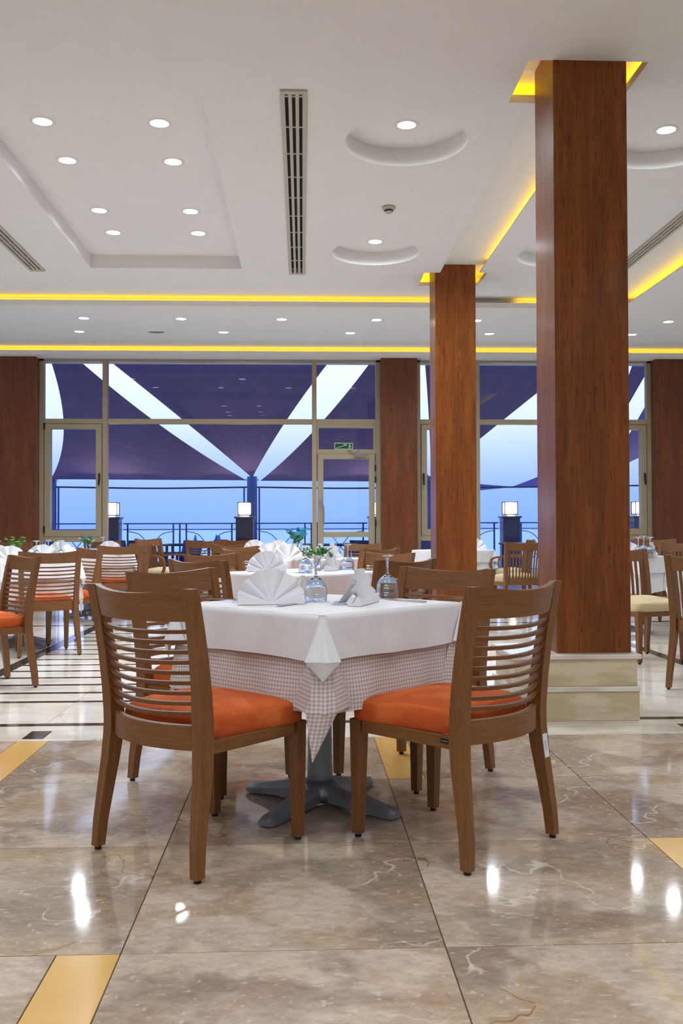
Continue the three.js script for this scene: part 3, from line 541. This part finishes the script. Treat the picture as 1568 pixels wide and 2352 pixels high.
function table(x, D, turn, which, where, plain) {
  const g = plain ? 'dining tables farther back' : undefined;
  const t = tableProto.clone(); t.name = numbered('pedestal_table'); scene.add(t); t.position.set(x, 0, -D); t.rotation.y = turn - Math.PI / 4 + Math.PI / 4 + .15; t.userData = { label: `square table on a grey metal pedestal, ${which}`, category: 'table' };
  const u = new THREE.Mesh(plain ? underWide : underGeo, plain === 'white' ? M.linen : M.gingham), w = new THREE.Mesh(plain ? topWide : topperGeo, M.linen);
  t.children.find((c) => c.name === 'tabletop').rotation.y = -.15;
  for (const [m, n, l] of [[u, plain === 'white' ? 'tablecloth' : 'checked_tablecloth', plain === 'white' ? `white long tablecloth under the top cloth, ${where}` : `small-checked beige tablecloth hanging under the white one, ${where}`], [w, 'white_tablecloth', `white top tablecloth with pointed corners, ${where}`]]) { m.name = numbered(n); m.castShadow = m.receiveShadow = true; m.position.set(x, 0, -D); m.rotation.y = turn; m.userData = { label: l, category: 'tablecloth' }; scene.add(m); }
}
const Q = -Math.PI / 4;
table(.065, 3.63, Q, 'nearest the viewer between four chairs', 'on the table nearest the viewer');
table(.0, 6.27, Q, 'second in the middle row', 'on the second table of the middle row', 'check');
table(.08, 9.2, Q, 'third in the middle row, with blue flowers', 'on the third table of the middle row', 'check');
table(-.2, 12.1, Q, 'last in the middle row, near the windows', 'on the last table of the middle row', 'white');
table(-2.55, 8.68, Q, 'at the left edge behind the broad-backed chair', 'on the table at the left edge', 'check');
table(-2.55, 11.4, Q, 'farther left, under the casement window', 'on the farther left table', 'check');
table(3.12, 6.5, Q, 'at the right edge beyond the column', 'on the nearer right table', 'white');
table(3.15, 9.4, Q + .1, 'farther right, with goblets and a bottle on it', 'on the farther right table', 'white');
table(2.0, 12.5, Q, 'between the two wooden columns', 'on the table between the wooden columns', 'white');

// ================================================================ TABLE SETTINGS
const TOP = .768;
function napkinGeometry() { // pleated linen fan standing on its folded edge
  const list = [], R = .13, fold = [.05, .3, .42, .72, .86, 1.22, 1.42, 1.8, 2.02, 2.42, 2.58, 2.86, 3.0, 3.1], N = fold.length - 1; // radial folds: broad faces and narrow returns
  for (const off of [0, -.004]) for (let k = 0; k < N; k++) { const near = k % 2 === 0; list.push(grid(5, 8, (u, v) => { const a = lerp(fold[k], fold[k + 1], u), zz = near ? lerp(-1, 1, u) : lerp(1, -1, u), rad = R * (.05 + .95 * v) * (.965 + .035 * (zz + 1) / 2) * (near ? 1 : .985); return [Math.cos(Math.PI - a) * rad * 1.0, Math.sin(a) * rad * .98 + .004, zz * .012 * v + off - .024 * v * Math.sin(a) + .004 * v * Math.sin(u * 3.14), u * .1 + k, v * .1]; })); }
  for (const s of [-1, 1]) for (let i = 0; i < 3; i++) list.push(loft([0, .35, .7, 1].map((q) => { const x = s * q * (.122 - i * .005), h = .012 + .02 * q - i * .004, y0 = .001 + i * .004, z = .014 - i * .006; return [[x, y0, z - .012 - .03 * q], [x, y0, z + .006], [x, y0 + h, z + .002], [x, y0 + h, z - .006 - .02 * q]]; }), { crease: .5 }));
  list.push(grid(6, 4, (u, v) => { const x = (u - .5) * .16 * (1 - v), y = v * .1; return [x, y + .002, -.03 - .055 * (1 - v), u, v]; }));
  return merge(list);
}
const napkinGeo = napkinGeometry();
function napkin(x, D, turn, label, sc = 1) { const o = single('folded_napkin', napkinGeo, M.linen, label, 'napkin'); o.position.set(x, TOP, -D); o.rotation.y = turn; o.scale.setScalar(sc); return o; }
const gobletGeo = lathe([[0, .09], [.0185, .0855], [.0318, .073], [.0408, .054], [.0433, .03], [.0412, 0], [.0428, 0], [.0448, .03], [.0423, .055], [.0333, .075], [.02, .088], [.008, .096], [.0048, .104], [.0042, .13], [.0052, .155], [.009, .166], [.036, .174], [.0365, .1765], [0, .1775]], 40);
const bandMat = phys({ color: 0xbfd3ea, transmission: .6, roughness: .25, thickness: 0, metalness: .2 });
const bandGeo = lathe([[.0392, .0625], [.036, .0705], [.030, .0785], [.0235, .0852]], 40).scale(1.02, 1, 1.02);
let gobletRoot = null;
function goblet(x, D, label, group, sc = 1) {
  let o;
  if (!gobletRoot) { o = gobletRoot = thing('goblet', label, 'glass', [x, TOP, -D], 0, group); part('bowl_and_stem', gobletGeo, M.crystal, o); part('cut_band', bandGeo, bandMat, o, 'etched band near the stem'); }
  else o = dup(gobletRoot, [x, TOP, -D], 0, label, group);
  o.scale.setScalar(sc); return o;
}
const knifeGeo = [merge([loft([[-.105, .004, .003], [-.1, .009, .0045], [-.05, .0085, .0045], [.0, .006, .0035]].map(([z, w, h]) => [[-w, 0, z], [w, 0, z], [w, h, z], [-w, h, z]]), { crease: .5 })]), loft([[0, .0055, .0022], [.03, .0095, .0018], [.09, .0095, .0014], [.118, .003, .001]].map(([z, w, h]) => [[-w, .0004, z], [w * .6, .0004, z], [w * .6, h, z], [-w, h, z]]), { crease: .5 })];
const forkGeo = (() => { const h = loft([[-.1, .006, .003], [-.06, .0055, .003], [0, .003, .003], [.03, .0035, .004]].map(([z, w, t], i) => [[-w, .001 + i * .0015, z], [w, .001 + i * .0015, z], [w, .001 + i * .0015 + t, z], [-w, .001 + i * .0015 + t, z]]), { crease: .5 });
  const head = loft([[.03, .004, .0065], [.045, .011, .005], [.055, .0125, .004]].map(([z, w, y]) => [[-w, y, z], [w, y, z], [w, y + .002, z], [-w, y + .002, z]]), { crease: .5 }); return [h, head, [-.0108, -.0036, .0036, .0108].map((x) => loft([[.053, .0042], [.075, .0035], [.095, .006]].map(([z, y]) => [[x - .0014, y, z], [x + .0014, y, z], [x + .0014, y + .0016, z], [x - .0014, y + .0016, z]]), { crease: .5 }))]; })();
function knife(x, D, turn, label) { const t = thing('table_knife', label, 'knife', [x, TOP + .0015, -D], turn); part('handle', knifeGeo[0], M.silver, t); part('blade', knifeGeo[1], M.silver, t); return t; }
function fork(x, D, turn, label) { const t = thing('table_fork', label, 'fork', [x, TOP + .0015, -D], turn); part('handle', forkGeo[0], M.silver, t); const h = part('head', forkGeo[1], M.silver, t); for (const g of forkGeo[2]) part('tine', g, M.silver, h); return t; }
// front table
napkin(-.118, 3.56, .12, 'fan-folded white napkin on the left of the front table', 1.02);
napkin(.235, 3.55, 1.22, 'white napkin folded to a point, on the right of the front table', 1.02);
goblet(.052, 3.7, 'upturned goblet standing between the two napkins of the front table');
goblet(.344, 3.84, 'upturned goblet with its foot high above the right napkin of the front table');
knife(-.035, 3.54, -.55 + Math.PI, 'silver knife lying in front of the left napkin of the front table');
fork(-.3, 3.72, .78, 'silver fork behind the left chair, left of the fan napkin');
fork(.17, 3.58, -.62 + Math.PI, 'silver fork with its tines towards the goblet, before the right napkin');
fork(.2, 3.66, -.9 + Math.PI, 'second silver fork lying beside the first, before the right napkin');
knife(.4, 3.67, .72 + Math.PI, 'silver knife at the right corner of the front table');
// second and third tables
napkin(-.235, 6.27, .15, 'fan-folded napkin on the left of the second table', 1.05);
napkin(.21, 6.42, 1.25, 'pointed napkin right of the flowers on the second table', 1.0);
napkin(-.3, 9.0, .2, 'fan-folded napkin on the left of the third table', 1.15);
napkin(-.13, 8.72, .1, 'second fan-folded napkin on the third table, beside the flowers', 1.1);
napkin(.19, 8.95, 1.25, 'pointed napkin at the right of the flowers on the third table', 1.1);
napkin(.31, 9.1, 1.2, 'rightmost pointed napkin on the third table', 1.1);
goblet(.02, 6.05, 'upturned goblet before the flowers of the second table'); goblet(.31, 6.5, 'upturned goblet at the right of the second table');
goblet(.33, 9.3, 'upturned goblet at the right of the third table', null, 1.1);
knife(-.08, 6.1, .6 + Math.PI, 'silver knife on the second table before its fan napkin');
function bouquet(x, D, label, petals, sc = 1, big = 1, wide = 1, lush = 1) {
  const t = thing('flower_vase', label, 'flowers', [x, TOP, -D]);
  part('vase', lathe([[0, 0], [.036, 0], [.038, .004], [.034, .06], [.036, .125], [.0385, .13], [.0365, .128], [.032, .06], [.034, .008], [0, .007]], 28), M.crystal, t);
  const st = [], leaves = [], p1 = [], p2 = [];
  const leaf = (p, dir, len, w, arr) => { const g = new THREE.PlaneGeometry(w, len, 2, 3); const a = g.attributes.position; for (let i = 0; i < a.count; i++) { const v = a.getY(i) / len + .5; a.setX(i, a.getX(i) * Math.sin(Math.PI * clamp(v, .08, .96))); a.setZ(i, -.25 * len * v * v + Math.abs(a.getX(i)) * .5); } g.translate(0, len / 2, 0); g.computeVertexNormals(); const q = new THREE.Quaternion().setFromUnitVectors(new THREE.Vector3(0, 1, 0), dir.clone().normalize()); g.applyMatrix4(new THREE.Matrix4().compose(p, q, new THREE.Vector3(1, 1, 1))); arr.push(g); };
  for (let i = 0; i < 13; i++) {
    const a = rr(0, 6.28), r = rr(.03, .13) * wide, h = rr(.15, .235), e = [Math.cos(a) * r, h, Math.sin(a) * r];
    st.push(tube([[Math.cos(a + 2) * .02, .01, Math.sin(a + 2) * .02], [e[0] * .25, .12, e[2] * .25], e], .0016, 8, 5));
    for (let k = 0; k < 8; k++) { const f = rr(.45, 1), p = new THREE.Vector3(e[0] * f, lerp(.1, e[1], f), e[2] * f); leaf(p, new THREE.Vector3(rr(-1, 1), rr(.1, 1), rr(-1, 1)), rr(.02, .045) * lush, rr(.008, .015) * lush, leaves); }
    const c = new THREE.Vector3(...e), arr = i % 2 ? p1 : p2;
    for (let k = 0; k < 7; k++) leaf(c, new THREE.Vector3(Math.cos(k * .9 + a), rr(.1, .8), Math.sin(k * .9 + a)), rr(.016, .024) * big, .013 * big, arr);
  }
  part('stems', merge(st), M.leaf, t); part('foliage', merge(leaves), M.leaf, t).userData.kind = 'stuff'; part('blossoms', merge(p1), petals[0], t); part('blossoms', merge(p2), petals[1], t); t.scale.setScalar(sc); return t;
}
bouquet(.1, 6.42, 'glass vase with green sprays and small white flowers on the second table', [M.whitePetal, M.whitePetal], .66, .8, 1.6, 1.7);
bouquet(-.05, 9.1, 'glass vase of blue flowers on the third table', [M.bluePetal, M.bluePetal], 1.15, 1.9, .9);
// left tables
napkin(-2.56, 8.42, .1, 'fan-folded napkin over the broad back of the left chairs', 1.1); napkin(-2.33, 8.6, .2, 'fan-folded napkin at the right of the left table', 1.15); napkin(-2.75, 8.7, .1, 'fan-folded napkin at the left edge below the green sprays', 1.1); napkin(-2.13, 8.75, 1.1, 'pointed napkin at the right corner of the left table', 1.1);
[[-2.69, 8.5, 'first'], [-2.35, 8.5, 'second'], [-2.17, 8.62, 'third'], [-2.38, 9.0, 'fourth']].forEach(([x, D, n]) => goblet(x, D, `upturned goblet on the left table, ${n} of the four there`, 'goblets on the left table', 1.05));
bouquet(-2.64, 8.9, 'glass vase with drooping yellow-green sprays at the left edge', [M.paleLeaf, M.paleLeaf], .9);
bouquet(-2.52, 11.3, 'glass vase with low greenery on the farther left table', [M.whitePetal, M.bluePetal], .9);
napkin(-2.8, 11.1, .1, 'fan-folded napkin on the farther left table, before the wall pillar', 1.15); napkin(-2.25, 11.2, .3, 'fan-folded napkin on the farther left table, under the casement window', 1.15);
goblet(-2.35, 11.3, 'upturned goblet on the farther left table', null, 1.1);
// far middle and right tables
napkin(-.95 + .35, 12.0, .1, 'fan-folded napkin on the fourth table', 1.15); napkin(-.3, 11.9, .2, 'fan-folded napkin right of the other on the fourth table', 1.1);
napkin(2.0, 12.3, .1, 'fan-folded napkin on the table between the columns', 1.15); napkin(2.3, 12.5, .2, 'second fan-folded napkin on the table between the columns', 1.15); goblet(2.14, 12.2, 'upturned goblet on the table between the columns', null, 1.15);
bouquet(1.9, 12.7, 'small vase with white flowers on the table between the columns', [M.whitePetal, M.bluePetal], .8);
napkin(3.3, 9.5, .2, 'fan-folded napkin on the farther right table, left of the bottle', 1.15); napkin(3.42, 9.1, 1.1, 'pointed napkin beside the goblets of the farther right table', 1.1); napkin(3.0, 9.4, .1, 'fan-folded napkin on the farther right table beside the column', 1.1);
goblet(3.22, 8.98, 'left upturned goblet at the front corner of the farther right table', null, 1.1); goblet(3.35, 9.02, 'right upturned goblet at the front corner of the farther right table', null, 1.1); goblet(3.48, 9.55, 'upturned goblet at the back of the farther right table', null, 1.15);
{ const t = thing('glass_bottle', 'clear bottle with a dark cap on the farther right table', 'bottle', [3.36, TOP, -9.75]); part('body', lathe([[0, 0], [.034, 0], [.036, .01], [.036, .12], [.03, .15], [.013, .18], [.0125, .2], [0, .2]], 28), M.crystal, t); part('cap', lathe([[0, .195], [.016, .195], [.015, .245], [0, .246]], 20), M.black, t); }

// ================================================================ THE TERRACE AND THE SEA
{ const g = bD(-40, 40, -.3, -.03, 14.82, 24.5, 0); struct('terrace_floor', g, M.terrace); }
{ const g = new THREE.PlaneGeometry(9000, 5200, 1, 1); g.rotateX(-Math.PI / 2); g.translate(0, -5.2, -2660); struct('sea', g, M.sea); }
{ const g = new THREE.PlaneGeometry(240, 20, 1, 1); g.rotateX(-Math.PI / 2); g.translate(0, -5.1, -44); struct('beach_ground', g, M.duskTintSand); }
{ // balustrade between the stone pedestals
  const RD = 22.3, r = .02;
  const ped = [-7.45, -4.39, -1.33, 1.75, 4.86, 7.95, 11.0];
  for (let i = 0; i < ped.length - 1; i++) {
    const a = ped[i] + .22, b = ped[i + 1] - .22, t = thing('balustrade', ['terrace railing section left of the left pillar', 'dusk-tinted railing section behind the casement window and wide pane', 'dusk-tinted railing section behind the door', 'terrace railing section between the columns', 'terrace railing section right of the centre lamp', 'terrace railing section at the far right'][i], 'railing', [0, 0, -RD]);
    part('top_rail', bD(a, b, 1.165, 1.195, -.02, .02, .005), M.duskTintSteel, t); part('mid_rail', bD(a, b, 1.035, 1.055, -.012, .012, 0), M.duskTintSteel, t); part('bottom_rail', bD(a, b, .08, .1, -.015, .015, 0), M.duskTintSteel, t);
    const w = (b - a - .5) / 2, xs = [a + .1, a + .1 + w, (a + b) / 2, b - .1 - w, b - .1];
    for (const x of xs) part('baluster', bD(x - .018, x + .018, 0, 1.165, -.018, .018, 0), M.duskTintSteel, t);
    for (const [u, v] of [[xs[0], xs[1]], [xs[3], xs[4]]]) { const m = (u + v) / 2; part('arch_bar', tube([[u, 1.0, 0], [lerp(u, m, .5), .93, 0], [m, .62, 0]], .01, 14, 6), M.duskTintSteel, t); part('arch_bar', tube([[v, 1.0, 0], [lerp(v, m, .5), .93, 0], [m, .62, 0]], .01, 14, 6), M.duskTintSteel, t); part('arch_bar', tube([[m, .62, 0], [lerp(u, m, .4), .3, 0], [u, .12, 0]], .01, 14, 6), M.duskTintSteel, t); part('arch_bar', tube([[m, .62, 0], [lerp(v, m, .4), .3, 0], [v, .12, 0]], .01, 14, 6), M.duskTintSteel, t); }
  }
  const who = ['', 'beside the left mullion', 'beside the sail mast', 'behind the right stile of the door', 'between the two wooden columns', 'in the right casement window', ''];
  ped.forEach((x, i) => {
    if (!who[i]) return;
    const t = thing('stone_pedestal', `dark stone railing pedestal ${who[i]}`, 'pedestal', [x, 0, -22.05]);
    part('shaft', box(-.2, .2, 0, 1.29, -.2, .2, .01), M.stone, t); part('cap_stone', box(-.235, .235, 1.29, 1.335, -.235, .235, .01), M.stone, t); part('base_block', box(-.23, .23, 0, .12, -.23, .23, .01), M.stone, t);
    const l = thing('lantern', `glowing square white lantern on the pedestal ${who[i]}`, 'lantern', [x, 1.335, -22.05]);
    part('foot_plate', box(-.1, .1, 0, .03, -.1, .1, .004), M.white, l); part('shade', new RoundedBoxGeometry(.29, .27, .29, 3, .03).translate(0, .185, 0), M.lanternGlass, l);
    const fr = []; for (const a of [-1, 1]) for (const b of [-1, 1]) fr.push(box(a * .15 - .008, a * .15 + .008, .03, .335, b * .15 - .008, b * .15 + .008, 0)); for (const y of [.034, .326]) for (const a of [-1, 1]) { fr.push(box(-.158, .158, y - .008, y + .008, a * .15 - .008, a * .15 + .008, 0), box(a * .15 - .008, a * .15 + .008, y - .008, y + .008, -.158, .158, 0)); }
    part('frame', merge(fr), M.blackMetal, l);
    const p = new THREE.PointLight(0xffe8c4, LANTERN_POWER, 0, 2); p.position.set(x, 1.52, -22.05 + .25); p.castShadow = true; scene.add(p);
  });
  const mast = (x, label) => { const t = thing('sail_mast', label, 'mast', [x, 0, -22.75]); part('pole', lathe([[0, 0], [.125, 0], [.12, 2.3], [0, 2.32]], 24), M.duskTintSteel, t); part('side_post', bD(-.21, -.17, 0, 2.05, -.02, .02, .004), M.duskTintSteel, t); part('side_post', bD(.15, .19, 0, 2.05, -.02, .02, .004), M.duskTintSteel, t); part('eye_plate', bD(-.16, .16, 2.2, 2.25, -.05, .05, .006), M.silver, t); };
  mast(-1.2, 'dark dusk-tinted sail mast behind the lamp beside the middle of the wide window'); mast(3.1, 'sail mast behind the farther wooden column'); mast(-5.95, 'sail mast hidden by the left wall pillar');
  for (const [x, l] of [[5.02, 'slim far pole behind the lamp between the wooden columns'], [8.13, 'slim far pole behind the right window lamp']]) { const t = thing('awning_pole', l, 'pole', [x, -5.1, -30.1]); part('shaft', cyl(.05, .045, 8.1, 0, 0, 0, 14), M.duskTintSteel, t); part('cap', cyl(.06, .06, .05, 0, 8.1, 0, 14), M.silver, t); }
  single('awning_cable', tube([[-5.95, 2.06, -22.75], [-3.5, 2.025, -22.75], [-1.2, 2.05, -22.75]], .022, 20, 6), M.rope, 'taut dark cable below the shade sails, left of the mast', 'cable');
  single('awning_cable', tube([[-1.2, 2.05, -22.75], [1, 2.02, -22.75], [3.1, 2.04, -22.75]], .022, 20, 6), M.rope, 'taut dark cable below the shade sails, right of the mast', 'cable');
  single('awning_cable', tube([[3.1, 2.04, -22.75], [6, 2.05, -22.75], [9.5, 2.1, -22.75]], .022, 20, 6), M.rope, 'taut dark cable seen in the right casement window', 'cable');
}
// triangular sail: apex A, corners B and C; sides bow inwards
function sail(A, B, C, label, bow = [.05, .05, .05]) {
  const v = (p) => new THREE.Vector3(p[0], p[1], -p[2]), a = v(A), b = v(B), c = v(C), m = a.clone().add(b).add(c).multiplyScalar(1 / 3);
  const edge = (p, q, k) => { const mid = p.clone().add(q).multiplyScalar(.5), ctl = mid.clone().lerp(m, k * 3); return (t) => p.clone().multiplyScalar((1 - t) ** 2).addScaledVector(ctl, 2 * t * (1 - t)).addScaledVector(q, t * t); };
  const ab = edge(a, b, bow[0]), ac = edge(a, c, bow[1]), bc = edge(b, c, bow[2]);
  const g = grid(22, 26, (s, t) => { const L = ab(t), R = ac(t), p = L.lerp(R, s), base = b.clone().lerp(c, s), off = bc(s).sub(base).multiplyScalar(t * t); p.add(off); return [p.x, p.y, p.z, s * 6, t * 6]; });
  const o = single('shade_sail', g, M.sail, label, 'shade sail'); return o;
}
sail([-1.194, 2.27, 22.7], [-4.668, 4.994, 15.3], [1.529, 5.042, 15.3], 'dark shade sail spread above the wide window, its point at the mast', [.02, .06, .0]);
sail([-1.33, 2.21, 22.7], [-4.267, 4.4, 15.3], [-5.95, 2.24, 22.7], 'dark shade sail left of the mast with a level lower edge', [.12, .0, .16]);
sail([-1.0, 2.2, 22.7], [1.568, 4.4, 15.3], [3.15, 2.17, 22.7], 'dark shade sail right of the mast, behind the glass door', [.1, .0, .16]);
sail([3.095, 2.23, 22.7], [1.95, 4.3, 15.3], [5.04, 4.2, 15.3], 'dark shade sail between the two wooden columns', [.02, .02, .0]);
sail([7.2, 2.9, 22.5], [5.55, 4.1, 15.3], [5.95, 4.1, 15.3], 'narrow dark shade sail in the top of the right window', [0, .02, 0]);
sail([7.3, 2.36, 22.5], [6.2, 4.0, 15.4], [9.2, 3.25, 22.6], 'dark shade sail low in the right casement window', [.02, 0, .02]);
sail([6.89, 2.37, 30], [5.07, 2.53, 30], [5.07, 2.19, 30.3], 'far slack shade sail seen edge-on, left half', [.1, .08, 0]);
sail([6.7, 2.38, 30], [8.1, 2.95, 30], [8.1, 2.34, 30.3], 'far slack shade sail seen edge-on, right half', [.08, 0, 0]);
{ // dark wicker furniture on the terrace
  const mk = () => { const t = new THREE.Group(); t.name = 'terrace_chair'; part('seat', box(-.26, .26, .36, .44, -.25, .27, .03), M.duskTintRattan, t); part('backrest', loft([0, .5, 1].map((q) => { const y = lerp(.4, .86, q), z = -.24 - q * .1; return [[-.27, y, z - .03], [.27, y, z - .03], [.27, y, z + .03], [-.27, y, z + .03]]; }), {}), M.duskTintRattan, t); for (const s of [-1, 1]) { part('arm', box(s * .27 - .035, s * .27 + .035, .58, .64, -.28, .27, .02), M.duskTintRattan, t); for (const z of [-.22, .23]) part('leg', box(s * .25 - .02, s * .25 + .02, 0, .6, z - .02, z + .02, .004), M.duskTintRattan, t); } return t; };
  const ch = mk(); [[-3.0, 18.6, .6, 'behind the left wooden armchair'], [-2.35, 18.2, -.8, 'to the right of the wooden armchair'], [-3.5, 19.4, 2.4, 'behind the fifth left chair'], [1.35, 18.0, 2.2, 'behind the lower door pane'], [2.25, 17.4, .4, 'left of the farther wooden column'], [-1.35, 19.4, 1.2, 'beside the terrace table']].forEach(([x, D, r, w]) => { const o = ch.clone(); o.name = numbered('terrace_chair'); o.position.set(x, -.03, -D); o.rotation.y = r; o.userData = { label: `dark wicker terrace chair ${w}`, category: 'chair' }; scene.add(o); });
  const tb = (x, D, l) => { const t = thing('terrace_table', l, 'table', [x, -.03, -D]); part('tabletop', box(-.5, .5, .74, .78, -.5, .5, .01), M.duskTintRattan, t); for (const a of [-1, 1]) for (const b of [-1, 1]) part('leg', box(a * .42 - .025, a * .42 + .025, 0, .74, b * .42 - .025, b * .42 + .025, .004), M.duskTintRattan, t); };
  tb(-2.3, 19.6, 'dark terrace table beyond the wooden armchair'); tb(.5, 18.9, 'dark terrace table behind the glass door'); tb(4.6, 19.2, 'dark terrace table between the wooden columns');
  [[-3.7, 33, 'leftmost of three'], [-3.15, 35, 'smallest of three'], [-2.8, 32, 'rightmost of three']].forEach(([x, D, w]) => { const t = thing('beach_parasol', `closed blue parasol on the beach beyond the railing, ${w}`, 'parasol', [x * 1.0, -5.1, -D]); part('pole', cyl(.03, .03, 5.4, 0, 0, 0, 10), M.rope, t); part('canopy', lathe([[.02, 5.95], [.05, 5.85], [.1, 5.5], [.16, 5.25], [.05, 5.2], [.04, 5.3], [0, 5.3]], 16), M.parasol, t); });
}
renderer.render(scene, camera);
